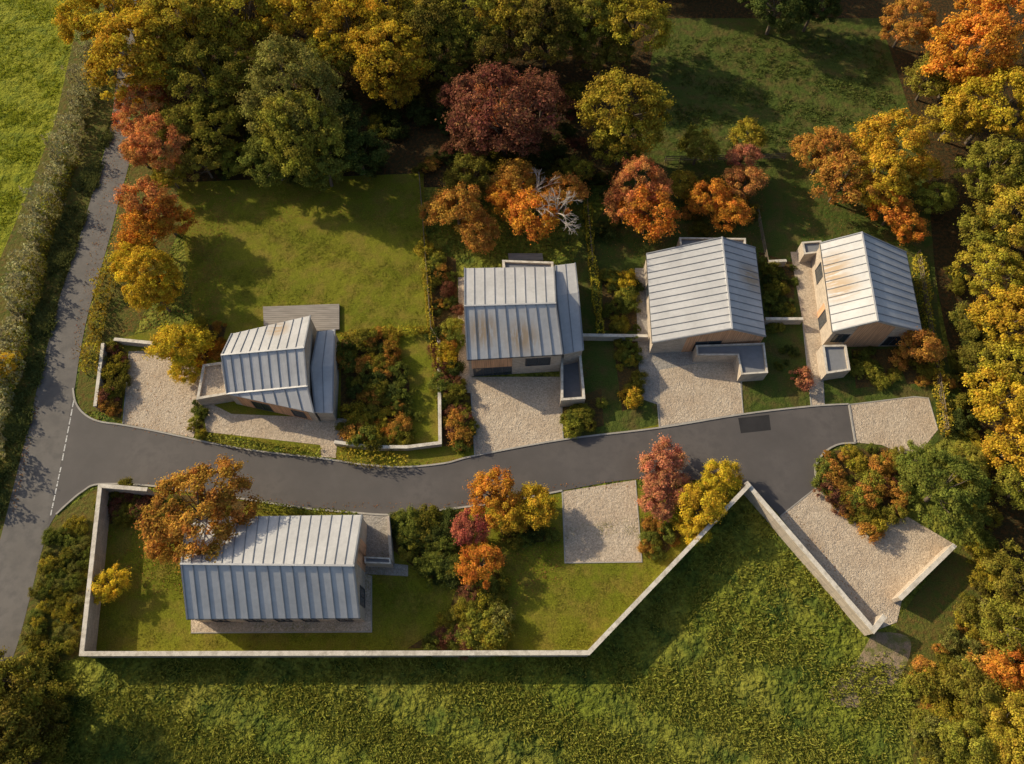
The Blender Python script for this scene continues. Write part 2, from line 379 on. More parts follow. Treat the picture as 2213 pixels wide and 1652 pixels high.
def bed(poly,n,r0,r1,pal,name='shrub_bed',soil=True,hz=1.0):
    e=empty(name)
    if soil:
        o=sheet('soil',G(poly),.0165+.0005*random.random()*8,M['soil']); o.parent=e
    for i in range(n):
        x,y=rpoly(poly); R=random.uniform(r0,r1); p_=P(x,y,R*.4)
        o=bpy.data.objects.new('shrub',random.choice(SHR)); link(o,e); o.location=(p_.x,p_.y,0)
        o.scale=(R,R*random.uniform(.8,1.2),R*random.uniform(.7,1.1)*hz); o.rotation_euler=(0,0,random.uniform(0,6.28))
        c=random.choice(pal); j=random.uniform(.65,1.05); o.color=(c[0]*j,c[1]*j,c[2]*j,1)
    return e
def hedge(name,px,w,h,col,dens=70,ls=.13,rough=.3):
    pts=G(px,h*.8); C=[];Nn=[];
    for a,b in zip(pts[:-1],pts[1:]):
        d=Vector((b.x-a.x,b.y-a.y,0)); L=d.length; n=int(L*dens*(w+2*h)/3); d.normalize(); s=Vector((-d.y,d.x,0))
        for _ in range(n):
            t=random.random()*L; k=random.random()*(w+2*h)
            X=a+d*t
            wob=1+rough*math.sin(X.y*1.3+X.x)*.5+rough*math.sin(X.y*3.1+1)*.4+rough*math.sin(X.y*.5)*.5+random.uniform(-.2,.12)
            if k<h: off,z,nn=-w/2,k,-s
            elif k<h+w: off,z,nn=k-h-w/2,h*(1-.25*(abs(k-h-w/2)/(w/2))**2),Vector((0,0,1))
            else: off,z,nn=w/2,(k-h-w)*.9,s
            z*=1+rough*.5*math.sin(X.y*2.3+off*2.1)*math.sin(off*1.7+X.y)
            q=a+d*t+s*off*wob; C.append((q.x,q.y,max(.03,z*wob)));Nn.append(tuple(nn))
    C=np.array(C);Nn=np.array(Nn)+unit(len(C))*.7; Nn/=np.linalg.norm(Nn,axis=1)[:,None]
    n=len(C); blot=np.sin(C[:,0]*1.3)+np.sin(C[:,1]*1.7+C[:,0])
    me=foliage_mesh(name,C,Nn,ls*rng.uniform(.6,1.4,n),rng.uniform(.6,1.25,n)*(1+.12*blot),.5+rng.normal(0,.012,n)+.008*blot)
    o=link(bpy.data.objects.new(name,me)); o.color=c4(col); return o
def tufts(name,poly,n,h,col,w=.07):
    xs=np.array([rpoly(poly) for _ in range(n)])
    Q=np.array([tuple(P(x,y,0)) for x,y in xs]); 
    f=np.sin(Q[:,0]*.35+np.sin(Q[:,1]*.5)*2)+np.sin(Q[:,1]*.8+Q[:,0]*.3)+np.sin(Q[:,0]*1.7-Q[:,1]*1.1)*.7
    keep=rng.random(n)<np.clip(.42+.35*f,.04,1); Q=Q[keep]; f=f[keep]; n=len(Q); K=5
    Q=np.repeat(Q,K,0)+np.c_[rng.normal(0,.16,(n*K,2)),np.zeros(n*K)]; f=np.repeat(f,K); n*=K
    hh=h*rng.uniform(.5,1.3,n)*(1+.15*f)
    lean=np.c_[rng.normal(0,.8,(n,2))*hh[:,None],hh]; a=rng.uniform(0,6.28,n); b=np.c_[np.cos(a),np.sin(a),np.zeros(n)]*w
    V=np.empty((n,4,3)); V[:,0]=Q-b; V[:,1]=Q+b; V[:,2]=Q+b*.4+lean; V[:,3]=Q-b*.4+lean
    me=foliage_mesh(name,Q,np.tile([0,0,1.],(n,1)),np.ones(n),rng.uniform(.7,1.35,n)*(1+.08*f),.5+rng.normal(0,.012,n))
    me.vertices.foreach_set('co',V.reshape(-1).astype(np.float32)); me.update()
    o=link(bpy.data.objects.new(name,me)); o.color=c4(col); return o
# ---------------------------------------------------------------- ground & surfaces
mk('ground',[(-3000,-3000,0),(3000,-3000,0),(3000,3000,0),(-3000,3000,0)],[[0,1,2,3]],M['meadow'])
roadL=[(300,-120),(275,0),(258,120),(246,225),(230,310),(205,400),(170,520),(130,640),(100,760),(78,850),(60,930),(40,1010),(15,1110),(-8,1200),(-35,1310),(-62,1420),(-100,1560),(-130,1680),(-190,1900)]
roadR=[(330,-120),(305,0),(290,120),(280,225),(283,330),(258,430),(238,510),(213,600),(190,680),(172,770),(160,850),(145,930),(128,1020),(108,1130),(88,1200),(68,1280),(42,1380),(12,1470),(-20,1600),(-40,1680),(-90,1900)]
L_=cr(G(roadL),4);R_=cr(G(roadR),4)
sheet('country_road',L_+R_[::-1],.022,M['road'])
laneN=[(158,835),(163,868),(180,893),(212,911),(265,919),(330,931),(415,949),(460,959),(560,976),(700,992),(780,1004),(870,1010),(960,1002),(1025,986),(1215,951),(1420,926),(1605,896),(1750,879),(1834,874)]
laneE=[(1848,958),(1812,961),(1782,978),(1763,1008),(1764,1036),(1770,1050)]
laneS=[(1685,1115),(1622,1050),(1560,1042),(1375,1036),(1215,1061),(1100,1083),(960,1102),(850,1113),(760,1108),(650,1098),(540,1081),(400,1061),(320,1050),(215,1047),(180,1062),(150,1086),(122,1112),(100,1150)]
nN=cr(G(laneN),5); nE=cr(G(laneE),5); nS=[P(1685,1115)]+cr(G(laneS[1:]),5)
sheet('access_lane',nN+nE+nS+G([(128,1020),(145,930)]),.028,M['lane'])
kerb(nN[1:]); kerb(nE); kerb(cr(G(laneS[4:-1]),5)); kerb(G([(1834,874),(1848,958)]))
sheet('asphalt_repair_patch',G([(1595,904),(1662,897),(1666,930),(1601,937)]),.033,M['patch'])
v=[];f=[]
for a,b in [((160,866),(134,1000)),((132,1010),(109,1118))]:
    A=P(*a);B=P(*b);n=7
    for i in range(n):
        p0=A.lerp(B,i/n);p1=A.lerp(B,(i+.78)/n); s=(B-A).normalized().cross(Vector((0,0,1)))*.07;q=len(v)
        v+=[Vector((t.x,t.y,.036)) for t in(p0-s,p1-s,p1+s,p0+s)]; f.append([q,q+1,q+2,q+3])
mk('give_way_marking',v,f,M['white'])
sheet('pasture_field',G([(-500,-300),(170,-300),(160,80),(120,260),(60,420),(0,560),(-200,900),(-500,900)]),.008,M['field'])
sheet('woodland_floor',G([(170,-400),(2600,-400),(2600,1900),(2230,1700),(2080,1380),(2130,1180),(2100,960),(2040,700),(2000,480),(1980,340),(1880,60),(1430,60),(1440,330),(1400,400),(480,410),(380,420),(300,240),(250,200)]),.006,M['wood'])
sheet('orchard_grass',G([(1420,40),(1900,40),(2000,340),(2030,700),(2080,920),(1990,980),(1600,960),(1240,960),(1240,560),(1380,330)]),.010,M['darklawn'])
sheet('lawn',G([(380,395),(915,375),(930,706),(950,955),(1240,960),(1500,900),(1500,940),(880,1010),(700,985),(440,930),(260,915),(215,890),(250,735),(420,690)]),.013,M['lawn'])
sheet('lawn',G([(215,1052),(600,1085),(850,1108),(1200,1060),(1622,1050),(1272,1405),(180,1408),(205,1130)]),.012,M['lawn'])
sheet('verge',G([(285,235),(320,240),(420,420),(300,700),(215,890),(175,890),(165,850),(190,690),(240,520),(262,430),(290,335)]),.011,M['verge'])
sheet('verge',G([(160,80),(240,200),(244,230),(205,400),(130,640),(78,850),(20,1100),(-80,1500),(-300,1500),(-200,900),(0,560),(60,420),(120,260)]),.010,M['verge'])
sheet('verge',G([(110,1125),(215,1050),(205,1130),(175,1420),(100,1440),(-60,1700),(0,1500),(60,1300),(95,1180)]),.010,M['verge'])
sheet('verge',G([(1935,1345),(2060,1180),(2110,1180),(2120,1320),(2200,1700),(1980,1680),(1950,1500)]),.009,M['verge'])
sheet('bare_earth',cr(G([(1890,1365),(1960,1375),(1965,1420),(1930,1480),(1850,1530),(1790,1500),(1850,1430),(1885,1370)]),4),.012,M['earth'])
z=.022
for nm,pl,mt in [
 ('gravel_driveway',[(280,760),(335,758),(430,800),(440,860),(418,946),(266,916)],'gravel'),
 ('gravel_forecourt',[(436,862),(500,895),(738,905),(728,962),(726,990),(695,988),(692,962),(446,934)],'gravel'),
 ('gravel_driveway',[(990,600),(1012,600),(1020,815),(1215,815),(1217,950),(1026,985),(1018,850),(990,848)],'gravel'),
 ('gravel_driveway',[(1372,580),(1410,580),(1410,720),(1600,730),(1606,895),(1425,924),(1421,875),(1383,862)],'cobble'),
 ('gravel_driveway',[(1425,800),(1600,770),(1605.5,893),(1427,921)],'gravel'),
 ('gravel_parking',[(1835,875),(1975,858),(2006,861),(2026,930),(1990,975),(1950,982),(1905,962),(1850,957)],'gravel'),
 ('gravel_path',[(1708,545),(1800,545),(1800,740),(1776,750),(1781,876),(1753,879),(1735,700)],'gravel'),
 ('gravel_parking',[(1215,1063),(1373,1038),(1387,1215),(1221,1217)],'gravel'),
 ('gravel_driveway',[(1685,1117),(1768,1051),(1878,1162),(1940,1105),(2068,1180),(1950,1292),(1938,1345),(1885,1366)],'gravel'),
 ('gravel_path',[(413,1330),(760,1330),(762,1230),(803,1245),(803,1366),(413,1368)],'gravel'),
 ('paved_courtyard',[(770,1113),(848,1113),(846,1218),(882,1222),(882,1246),(770,1240)],'cobble'),
 ('stone_path',[(725,905),(760,905),(757,962),(725,960)],'cobble')]:
    z+=.0023
    sheet(nm,G(pl),z,M[mt])
v=[];f=[]
for e in [[(1215,1063),(1221,1217),(1387,1215),(1373,1038)],[(1026,985),(1018,850)],[(1217,950),(1213,880)],[(1425,924),(1421,875)],[(1606,895),(1600,830)],[(266,916),(280,760)],[(1768,1051),(1878,1162)],[(1685,1117),(1768,1051)],[(2026,930),(2006,861),(1975,858),(1835,875)],[(1781,876),(1778,820)],[(1753,879),(1735,700)],[(803,1245),(803,1366),(413,1368)]]:
    strip(v,f,G(e),.12,-.02,.07)
mk('edging_stones',v,f,M['kerb'])
# ---------------------------------------------------------------- boundary walls, fences, hedges
bwall('boundary_wall',[(318,1058),(216,1050),(206,1140),(176,1413),(1272,1411),(1620,1047)],2.3,.36)
bwall('boundary_wall',[(1612,1042),(1888,1362),(1913,1331)],2.1,.42)
bwall('boundary_wall',[(2064,1178),(1945,1294)],1.8,.38)
bwall('garden_wall',[(948,735),(951,957),(880,966),(800,966),(722,955)],.9,.3)
bwall('garden_wall',[(246,733),(336,742)],1.1,.35)
bwall('garden_wall',[(222,742),(205,878)],1.0,.3,True)
bwall('garden_wall',[(1258,724),(1400,726)],1.2,.3)
bwall('garden_wall',[(1655,689),(1736,689)],1.2,.3)
bwall('garden_wall',[(1662,565),(1700,563)],1.2,.3)
def fence(px,h=1.2):
    pts=G(px,h); v=[];f=[]
    for a,b in zip(pts[:-1],pts[1:]):
        L=(b-a).length;n=max(1,int(L/2))
        for i in range(n+1):
            q=a.lerp(b,i/n); tube(v,f,(q.x,q.y,0),(q.x,q.y,h),.06,.06,4)
        for zz in (.35,.7,1.08):
            A=Vector((a.x,a.y,zz));B=Vector((b.x,b.y,zz)); bar(v,f,A,B,.05,Vector((0,0,1)),.1)
    return mk('timber_fence',v,f,M['fence'])
fence([(905,372),(915,500),(930,705),(948,735)]); fence([(1440,338),(1700,332)]); fence([(1990,540),(2052,925)]); fence([(1640,450),(1662,565)]); fence([(1270,430),(1282,560)])
hedge('garden_hedge',[(1270,440),(1280,560),(1300,720)],.9,1.5,OG)
hedge('garden_hedge',[(735,727),(800,716),(930,706)],1.1,1.3,OG)
hedge('garden_hedge',[(1988,545),(2012,700),(2045,880),(2050,935)],1.1,1.6,OG)
hedge('garden_hedge',[(915,500),(930,705),(948,800)],.8,1.3,OG)
hedge('low_hedge',[(448,943),(560,962),(692,978)],1.0,.7,LG)
hedge('low_hedge',[(728,978),(780,990),(880,995)],1.3,.9,OG)
hedge('low_hedge',[(545,1088),(650,1103),(770,1112)],.9,.8,GR)
HG=(.40,.37,.18)
hedge('hedgerow',[(192,70),(185,140),(162,230),(128,330),(95,420),(68,500),(45,600),(25,700),(-5,820),(-40,950),(-80,1100)],2.5,2.3,HG,85,.17,.5)
hedge('hedgerow',[(150,340),(105,450),(85,540),(60,640),(35,740),(0,860)],1.6,1.5,LG,75,.15,.5)
hedge('hedgerow',[(235,560),(215,640),(200,720),(190,800)],1.5,1.4,OG,60,.16,.4)
# ---------------------------------------------------------------- houses
def zsolve(A,B,u,v):
    def g(z):
        q=P(u,v,z); return (B.x-A.x)*(q.y-A.y)-(B.y-A.y)*(q.x-A.x)
    g0,g1=g(2),g(12); return 2-g0*10/(g1-g0)
rustB=zinc('zinc_roof_weathered_mat',[((P(1045,715,5.7)),2.7,'y'),((P(1128,728,5.7)),2.7,'y')])
rustD=zinc('zinc_roof_weathered_mat',[((P(1800,575,4.4)),2.8,'x'),((P(1820,625,4.6)),2.6,'x'),((P(1790,600,4.4)),2.2,'x')])
rustC=zinc('zinc_roof_weathered_mat',[((P(1625,600,3.5)),2.8,'x')])
rustA=zinc('zinc_roof_weathered_mat',[((P(600,712,4.5)),1.8,'x')],)
hA=empty('brick_house')
N1=P(500,722,4.0);N2=P(672,682,4.0);R1=P(478,768,5.3);R2=P(658,752,6.2);Fw=P(490,852,3.0);Fe=P(665,835,4.4);Se=P(680,893,3.0)
slope(hA,R1,R2,N2,N1,9,rustA); slope(hA,R1,R2,Fe,Fw,9); slope(hA,Fw,Fe,Se,Fw,7); ridgecap(hA,R1,R2); ridgecap(hA,Fw,Fe)
ring=[N1,R1,Fw,Se,Fe,R2,N2]; cenA=sum((p_ for p_ in ring),Vector())/7; cenA.z=0
wa=ring_walls(hA,ring,.12,.16)
A_,B_=wa[2],wa[3]
panel(hA,A_,B_,[(.08,.05),(.92,.05),(.92,2.75),(.08,2.75)],.03,M['cedar'],'timber_cladding',cenA)
window(hA,A_,B_,.25,.45,.3,2.1,cenA,2,.03); window(hA,A_,B_,.72,.86,.5,2.1,cenA,1,.03)
wN1=P(687,717,2.7);wN2=P(724,712,2.7);wR1=P(672,795,3.3);wR2=P(721,790,3.3);wS1=P(681,892,2.6);wS2=P(719,893,2.6)
slope(hA,wR1,wR2,wN2,wN1,2); slope(hA,wR1,wR2,wS2,wS1,2)
ring=[wN1,wR1,wS1,wS2,wR2,wN2]; ww=ring_walls(hA,ring,.1,.16,name='wing_walls')
parapet(hA,[(438,788),(482,782),(494,852),(424,864)],2.0,1.7,M['gravel'])
v=[];f=[]; slab(v,f,G([(568,663),(733,657),(733,712),(690,715),(570,704)],.35),.3); mk('timber_deck',v,f,M['deck'],hA)
# House B
hB=empty('brick_house')
ze=4.6; NW=P(1003,580,ze);NE=P(1198,577,ze);SW=P(1009,778,ze);SE=P(1217,766,ze);RW=P(1003,662,7.0);RE=P(1202,656,7.0)
slope(hB,RW,RE,NE,NW,9); slope(hB,RW,RE,SE,SW,9,rustB); ridgecap(hB,RW,RE); gutter(hB,SW,SE)
ring=[NW,RW,SW,SE,RE,NE]; cen=sum((p_ for p_ in ring),Vector())/6; cen.z=0
w=ring_walls(hB,ring,.14,.16); A_,B_=w[2],w[3]
panel(hB,A_,B_,[(.03,2.1),(.47,2.1),(.47,4.35),(.03,4.35)],.03,M['cedar'],'timber_cladding',cen)
window(hB,A_,B_,.05,.46,.15,2.0,cen,4); window(hB,A_,B_,.62,.88,2.0,3.7,cen,2)
window(hB,w[0],w[2],.3,.45,2.8,4.0,cen,1)
a1=P(1200,574,3.9);a2=P(1243,569,3.9);r1=P(1203,640,4.9);r2=P(1250,632,4.9);b1=P(1218,766,3.4);b2=P(1261,757,3.4)
slope(hB,r1,r2,a2,a1,2); slope(hB,r1,r2,b2,b1,2); ring_walls(hB,[a1,r1,b1,b2,r2,a2],.1,.16,name='wing_walls')
parapet(hB,[(1085,562),(1196,566),(1196,590),(1088,590)],3.2,2.9,M['membrane'])
parapet(hB,[(1212,768),(1256,764),(1265,862),(1212,866)],1.9,.3,M['membrane'],.3)
v=[];f=[]; slab(v,f,G([(1098,548),(1172,548),(1174,562),(1100,562)],.4),.4); mk('timber_deck',v,f,M['deck'],hB)
def gable(name,nw,ne,se,sw,rn,rs,ze,n,matw,mate,zr=None):
    h=empty(name); NW,NE,SE,SW=[P(*q,ze) for q in(nw,ne,se,sw)]
    z1=zsolve(NW,NE,*rn); z2=zsolve(SW,SE,*rs)
    zr=zr or min(max((z1+z2)/2,ze+2.0),ze+4)
    RN=P(*rn,zr);RS=P(*rs,zr)
    slope(h,RN,RS,SW,NW,n,matw); slope(h,RN,RS,SE,NE,n,mate); ridgecap(h,RN,RS); gutter(h,NW,SW); gutter(h,NE,SE)
    ring=[NW,RN,NE,SE,RS,SW][::-1]; cen=sum((p_ for p_ in ring),Vector())/6; cen.z=0
    w=ring_walls(h,ring,.14,.16); return h,w[0],w[1],w[2],w[3],w[4],w[5],cen,zr
h,SWw,RSw,SEw,NEw,RNw,NWw,cen,zr=gable('brick_house',(1397,548),(1632,535),(1655,728),(1410,742),(1560,513),(1582,712),2.9,13,None,rustC)
panel(h,RSw,SEw,[(-.0,.05),(1,.05),(1,2.6),(0,zr-.3)],.03,M['cedar'],'timber_cladding',cen)
panel(h,SWw,RSw,[(.45,.05),(1,.05),(1,zr-.3),(.45,2.75+.45*(zr-3))],.03,M['cedar'],'timber_cladding',cen)
window(h,SWw,RSw,.6,.95,.3,2.4,cen,2,.03)
parapet(h,[(1504,746),(1652,741),(1660,806),(1602,810),(1594,768),(1506,768)],2.0,1.75,M['membrane'],.22,'entrance_canopy')
parapet(h,[(1468,513),(1612,515),(1612,535),(1470,535)],2.6,2.3,M['membrane'],.25)
window(h,NWw,SWw,.3,.42,.8,2.1,cen,1)
h,SWw,RSw,SEw,NEw,RNw,NWw,cen,zr=gable('brick_house',(1773,525),(1958,545),(1993,718),(1800,718),(1862,502),(1897,695),3.7,11,rustD,None)
panel(h,SWw,RSw,[(.62,.05),(1,.05),(1,zr-.3),(.62,3.5+.6*(zr-3.9))],.03,M['cedar'],'timber_cladding',cen)
panel(h,RSw,SEw,[(0,.05),(.45,.05),(.45,3.5+.5*(zr-3.9)),(0,zr-.3)],.03,M['cedar'],'timber_cladding',cen)
window(h,SWw,RSw,.15,.55,1.2,3.0,cen,2); window(h,RSw,SEw,.5,.9,.4,2.4,cen,3)
window(h,NWw,SWw,.18,.34,1.0,2.8,cen,1); window(h,NWw,SWw,.7,.82,.1,2.2,cen,1)
panel(h,NWw,SWw,[(.62,.05),(.69,.05),(.69,2.2),(.62,2.2)],.05,M['cedar'],'timber_door',cen)
parapet(h,[(1777,746),(1829,745),(1838,800),(1786,808)],2.0,1.75,M['membrane'],.26)
parapet(h,[(1733,523),(1775,520),(1778,545),(1738,550)],2.0,1.75,M['membrane'],.26)
hE=empty('brick_house')
ze=3.4; NW=P(402,1118,ze);NE=P(784,1113,ze);SW=P(403,1338,ze);SE=P(779,1336,ze);RW=P(390,1219,6.2);RE=P(766,1223,6.2)
slope(hE,RW,RE,NE,NW,17); slope(hE,RW,RE,SE,SW,14); ridgecap(hE,RW,RE); gutter(hE,SW,SE)
ring=[NW,RW,SW,SE,RE,NE]; cen=sum((p_ for p_ in ring),Vector())/6; cen.z=0
w=ring_walls(hE,ring,.14,.16); A_,B_=w[2],w[3]
for s in(.1,.3,.48,.64,.85): window(hE,A_,B_,s,s+.08,.3,2.6,cen,2)
window(hE,w[3],w[4],.3,.7,.3,2.8,cen,2); panel(hE,w[4],w[5],[(.1,.05),(.6,.05),(.6,3.4),(.1,4.6)],.03,M['cedar'],'timber_cladding',cen)
parapet(hE,[(787,1203),(843,1206),(845,1219),(788,1217)],2.0,1.8,M['membrane'],.15,'entrance_canopy')
v=[];f=[]; strip(v,f,G([(838,1115),(845,1212)],1.5),.3,0,1.5); mk('courtyard_wall',v,f,M['brick'],hE)
# ---------------------------------------------------------------- trees
TL=[(230,30,95,GO),(300,110,105,GO),(400,60,110,OG),(520,30,100,OG),(450,170,95,OL),(560,110,80,OG),(660,30,100,GO),(760,70,95,YE),(840,120,95,GO),(850,30,90,OG),(700,130,70,OL),
(930,60,80,DK),(1010,40,85,OL),(1100,20,85,OG),(1180,60,85,DK),(1270,40,90,OL),(1370,50,85,OG),(1300,110,60,DK),(960,130,60,DK),(1060,110,60,DK),(850,180,60,GO),
(310,240,62,PO),(350,310,68,PO),(390,270,60,OL),(460,270,70,OL),(300,330,45,PO),(370,380,42,OG),(440,350,50,OL),(420,110,80,OG),(330,180,60,GO),
(510,345,40,LG),(775,330,60,DG),(590,340,70,GR),(700,350,70,GR),(740,270,60,DG),
(1010,220,62,RB),(1170,210,60,RB),(1030,290,65,RB),(1130,300,60,RB),
(1350,240,102,OG),(1340,310,60,OL),
(990,455,62,OB),(1030,510,48,OB),(950,450,40,OB),(1010,385,50,DK),(1110,390,55,OB),(1150,470,62,OR),(1220,420,50,OB),(1100,430,45,OR),(1250,370,35,OL),
(1385,400,68,PO),(1400,460,62,OR),(1350,450,50,PO),(1535,430,52,OR),(1610,400,48,PO),(1580,460,45,OR),(1605,345,40,RO),(1620,295,40,OG),(1510,320,45,OL),(1470,400,38,OG),
(1780,330,68,OB),(1820,390,62,OB),(1930,310,85,GO),(1900,390,70,GO),(1930,455,50,OR),(1960,490,42,OR),(2020,430,42,LG),(1990,370,45,GO),
(1960,50,60,OB),(2100,110,105,OR),(2170,30,90,OR),(2150,230,95,GO),(2010,170,55,OL),(2060,260,60,OG),(2150,370,85,OL),(2200,470,85,OG),(2130,500,60,OL),(2150,590,75,OG),(2190,690,80,GO),(2110,700,50,DK),(2180,790,60,OG),(2170,870,72,GO),(2200,970,70,GO),(2120,780,45,DK),(2210,1060,60,OL),
(1680,10,75,DG),(1760,10,60,DG),(2190,1250,60,OL),(2200,1450,62,OR),(2180,1560,70,OG),(2110,1500,60,OL),(2090,1610,60,LG),(2210,1650,70,OG),(2180,1350,60,OL),
(320,440,58,PO),(310,500,62,OR),(355,470,48,OR),(325,600,72,YE),(290,555,50,YE),(340,640,48,YE),(392,745,60,YE),(400,800,35,YE),
(425,1110,112,OB),(380,1165,60,OB),(235,1265,40,YE),
(1065,1070,56,OR),(1100,1110,48,GO),(1158,1095,52,YE),(1015,1135,44,RD),(1040,1215,50,OR),
(1430,1010,58,RO),(1420,1080,48,RO),(1465,1060,40,RO),(1515,1100,52,YE),(1555,1030,45,YE),(1500,1150,35,YE),
(2040,1060,92,GR),(2090,1000,45,LG),(1985,755,48,OB),(1980,1000,45,GR),
(40,1480,75,OL),(10,1580,80,DK),(90,1570,50,DK),(60,1650,70,DK),(5,790,38,YE)]
for t in TL:
    hf=1.0
    if t[0]<420 and 400<t[1]<700: hf=1.15
    elif t[0]<420 and 700<t[1]<1400 or t[1]>960: hf=.8
    if t[0]<100 and t[1]>1400: hf=1.25
    tree(t[0],t[1],t[2],t[3],None,hf=hf)
tree(640,215,112,GG,TALL,hf=1.15); tree(660,300,95,LG,TALL,hf=1.05)
tree(1090,235,118,RB,THIN)
tree(1085,225,82,(.62,.25,.10),THIN,hf=1.2).name='copper_beech_tree'
for i in range(46):
    u=random.uniform(150,2500);v=random.uniform(-420,-70); tree(u,v,random.uniform(70,100),random.choice([OL,OG,GO,DK]))
for i in range(22):
    u=random.uniform(2270,2600);v=random.uniform(0,1700); tree(u,v,random.uniform(60,90),random.choice([OL,OG,GO,OR]))
for i in range(5): tree(random.uniform(-160,-60),1480+i*60,random.uniform(55,75),random.choice([OL,DK]))
V=[];Fc=[]
def grow(p_,d,L,r,k):
    q=p_+d*L; tube(V,Fc,p_,q,r,r*.7,5)
    if k==0: return
    for _ in range(3 if k>1 else 4):
        nd=(d+Vector((random.gauss(0,.5),random.gauss(0,.5),random.gauss(.05,.3)))).normalized(); grow(q,nd,L*random.uniform(.6,.85),r*.62,k-1)
grow(Vector((0,0,0)),Vector((0,0,1)),2.4,.2,5)
o=mk('bare_tree',V,Fc,M['dead']); q=P(1180,440,6); o.location=(q.x,q.y,0); o.scale=(1.35,1.35,1.3)
# shrub beds
GRN=[DG,GR,OL,LG,GR]; MIX=[OL,GR,OG,OB,DG,LG]
bed([(235,745),(275,762),(262,905),(215,890)],16,.7,1.4,[OB,OG,OL,RB,DK])
bed([(425,700),(490,705),(475,760),(430,795)],12,.8,1.4,[OR,OB,OG])
bed([(415,865),(440,870),(440,940),(415,942)],8,.5,.9,MIX)
bed([(738,735),(850,725),(885,830),(880,960),(735,950)],70,.5,1.7,[OL,GR,OB,DG,OL,OG,GR])
bed([(745,895),(875,895),(880,960),(735,950)],14,.8,1.5,[OB,OR,OG])
bed([(780,722),(860,712),(860,740),(780,750)],8,.8,1.2,[OR,OB,OG])
bed([(918,540),(985,560),(1000,850),(945,860)],50,.5,1.5,[RB,OL,OG,GR,OB,DG,LG])
bed([(945,740),(975,740),(978,830),(950,830)],7,.9,1.4,[YE,GO])
bed([(950,845),(1018,850),(1022,965),(958,965)],24,.6,1.5,[RB,OB,OL,GR,OL])
bed([(1215,870),(1300,840),(1305,920),(1220,945)],20,.5,1.3,[LG,OL,GR])
bed([(1300,590),(1375,590),(1378,715),(1305,715)],32,.4,1.3,GRN+[OG])
bed([(1325,740),(1375,735),(1385,870),(1345,890)],14,.5,1.2,[OL,OG,GR])
bed([(1640,545),(1718,570),(1715,680),(1665,690)],30,.5,1.4,[GR,DG,OL])
bed([(1660,700),(1715,700),(1740,860),(1700,870)],10,.4,.8,[GR,DG,OL],soil=False)
bed([(1840,755),(1940,755),(1930,830),(1850,840)],16,.5,1.4,[GR,OL,LG])
bed([(1935,760),(2025,735),(2045,830),(1960,830)],8,.8,1.5,[OB,OL])
bed([(1785,975),(1950,965),(1960,1100),(1878,1158),(1772,1050),(1768,1005)],90,.5,1.6,[OB,OL,OG,OG,GR,OB,LG,GR,RB])
bed([(848,1118),(985,1112),(990,1260),(930,1250),(880,1215),(850,1190)],55,.6,1.6,[DG,GR,DG,OL])
bed([(1000,1235),(1080,1240),(1095,1400),(880,1402),(960,1350)],44,.5,1.5,[OL,RB,GR,OG,LG,OL,GR])
bed([(1010,1300),(1085,1300),(1090,1395),(1015,1395)],8,1.2,1.9,[LG,GG,OG])
bed([(1385,1120),(1480,1150),(1440,1195),(1390,1195)],14,.5,1.1,[OL,OB,GR])
bed([(1080,1140),(1200,1140),(1210,1170),(1085,1175)],12,.5,1.1,[DG,OL,GR])
bed([(220,1058),(330,1062),(315,1110),(215,1140)],18,.5,1.3,[RB,OL,GR,OL])
bed([(300,1060),(540,1085),(520,1110),(300,1100)],14,.5,.9,[OL,GR])
bed([(100,1160),(190,1110),(190,1200),(165,1410),(80,1420),(60,1380)],110,.3,1.0,[GG,OL,OG,GR],'roadside_scrub',False)
bed([(1960,1440),(2080,1340),(2200,1300),(2220,1680),(2000,1680)],150,.4,1.7,[OG,OL,LG,OB,GG],'scrub',False)
bed([(2085,930),(2150,930),(2150,1330),(2080,1330),(2110,1150)],44,.6,1.7,[OL,DK,GR,OG],'scrub',False)
bed([(2050,560),(2110,560),(2120,930),(2070,930)],26,.7,1.6,[DK,OL,DG],'scrub',False)
bed([(900,340),(1260,350),(1260,420),(910,400)],26,.9,1.9,[DK,OL,DG,OB],'undergrowth',False)
bed([(380,200),(900,190),(900,380),(480,390),(400,380)],60,1.0,2.3,[DK,OL,DG,DG],'undergrowth',False)
bed([(850,200),(1250,200),(1250,350),(850,350)],40,1.0,2.0,[DK,DG,DG,RB],'undergrowth',False)
bed([(1270,380),(1330,380),(1330,520),(1290,520)],12,.8,1.4,[DG,DK],'undergrowth',False)
bed([(1480,380),(1640,380),(1640,500),(1490,500)],16,.8,1.4,[OL,DK,OB],'undergrowth',False)
bed([(-40,1420),(140,1430),(130,1660),(-60,1660)],40,.8,1.8,[DK,DG,OL],'scrub',False)
for (x,y,r,c) in [(1732,818,1.6,RO),(1352,605,1.6,YE),(1366,862,1.5,GO),(1350,640,1.2,LG),(212,775,1.0,GG),(905,898,.7,GR)]:
    q=P(x,y,r*.5); o=link(bpy.data.objects.new('garden_shrub',random.choice(SHR))); o.location=(q.x,q.y,0); o.scale=(r,r,r); o.color=c4(c)
tufts('meadow_grass',[(110,1430),(1290,1425),(1640,1080),(1870,1370),(1950,1440),(2020,1700),(-20,1700)],22000,.2,(.27,.27,.04))
tufts('pasture_grass',[(-60,-60),(165,-60),(150,90),(110,260),(50,420),(-20,560)],5000,.16,(.31,.33,.025))
tufts('orchard_grass_tufts',[(1440,80),(1900,80),(1960,330),(1460,330)],6000,.2,(.11,.135,.03))
tufts('lawn_grass',[(400,400),(915,385),(930,705),(740,715),(420,690)],14000,.07,(.24,.235,.03),.04)
tufts('lawn_grass',[(215,1120),(1000,1180),(1600,1080),(1272,1400),(185,1400)],16000,.07,(.24,.235,.03),.04)
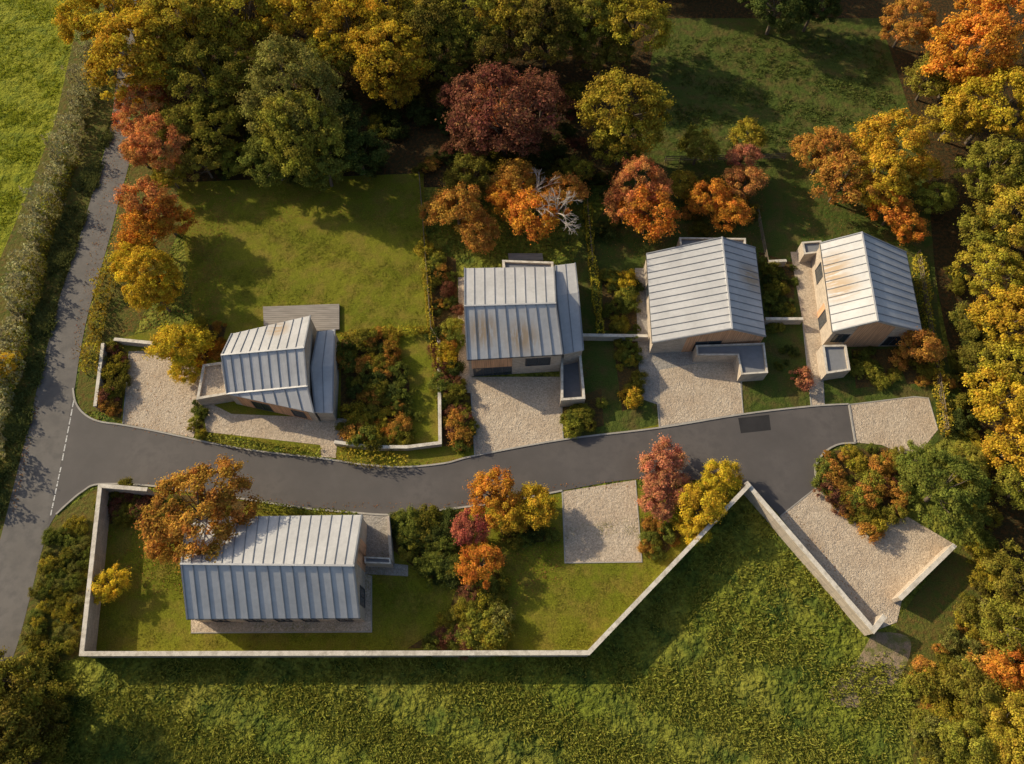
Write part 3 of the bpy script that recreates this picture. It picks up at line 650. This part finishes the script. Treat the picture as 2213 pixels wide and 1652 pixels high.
tufts('verge_grass',[(90,700),(120,700),(60,930),(-10,1150),(-40,1100)],4000,.3,(.16,.18,.05))
tufts('verge_grass',[(250,240),(244,300),(130,640),(100,740),(60,760),(130,480)],5000,.3,(.15,.16,.045))
# fallen leaves
C=[]
zones=[([(385,400),(500,400),(470,700),(260,720)],2600),([(900,380),(1260,400),(1260,560),(930,560)],1500),([(1290,380),(1660,400),(1640,560),(1300,560)],1300),([(500,390),(915,380),(925,480),(500,480)],1000),([(215,1100),(560,1090),(400,1280),(220,1300)],700),([(1000,1180),(1215,1180),(1215,1260),(1080,1330)],500),([(1700,400),(2000,400),(1990,540),(1740,530)],600),([(250,230),(300,330),(180,770),(150,780)],900),
([(175,885),(420,942),(880,1000),(1020,985),(1020,995),(880,1015),(420,962),(190,910)],260),([(320,1040),(650,1085),(960,1088),(1215,1045),(1600,1020),(1600,1042),(1215,1061),(960,1100),(650,1097),(320,1050)],420),([(20,1100),(70,880),(85,880),(35,1110)],160),([(270,765),(440,870),(415,940),(270,910)],130),([(1690,1110),(1870,1340),(1890,1330),(1720,1110)],90)]
for pl,k in zones:
    for _ in range(k): q=P(*rpoly(pl),0); C.append((q.x,q.y,.06))
C=np.array(C); n=len(C); nn=np.tile([0,0,1.],(n,1))+unit(n)*.3; nn/=np.linalg.norm(nn,axis=1)[:,None]
me=foliage_mesh('fallen_leaves',C,nn,rng.uniform(.04,.1,n),rng.uniform(.5,1.2,n),.5+rng.normal(0,.015,n)); o=link(bpy.data.objects.new('fallen_leaves',me)); o.color=(.40,.19,.06,1)
# ---------------------------------------------------------------- light, camera
el=math.radians(23.5); az=math.radians(29)
s=Vector((-math.cos(el)*math.cos(az),math.cos(el)*math.sin(az),math.sin(el)))
ld=bpy.data.lights.new('sun','SUN'); ld.energy=5.0; ld.angle=math.radians(.5); ld.color=(1,.86,.62)
so=link(bpy.data.objects.new('sun',ld)); so.rotation_euler=s.to_track_quat('Z','Y').to_euler(); so.location=(-50,30,60)
w=bpy.data.worlds.new('World'); scene.world=w; w.use_nodes=True; nt=w.node_tree
sk=nt.nodes.new('ShaderNodeTexSky'); sk.sky_type='NISHITA'; sk.sun_disc=False; sk.sun_elevation=el; sk.sun_rotation=math.radians(299); sk.dust_density=3
bg=nt.nodes['Background']; bg.inputs['Strength'].default_value=.115; nt.links.new(sk.outputs[0],bg.inputs[0])
cd=bpy.data.cameras.new('camera'); cd.sensor_width=36; cd.lens=F/2213*36; cd.clip_end=8000; cd.clip_start=.5
co=link(bpy.data.objects.new('camera',cd)); co.location=(0,0,H); co.rotation_euler=(T,0,0); scene.camera=co
scene.view_settings.view_transform='Standard'; scene.view_settings.look='None'; scene.view_settings.exposure=0
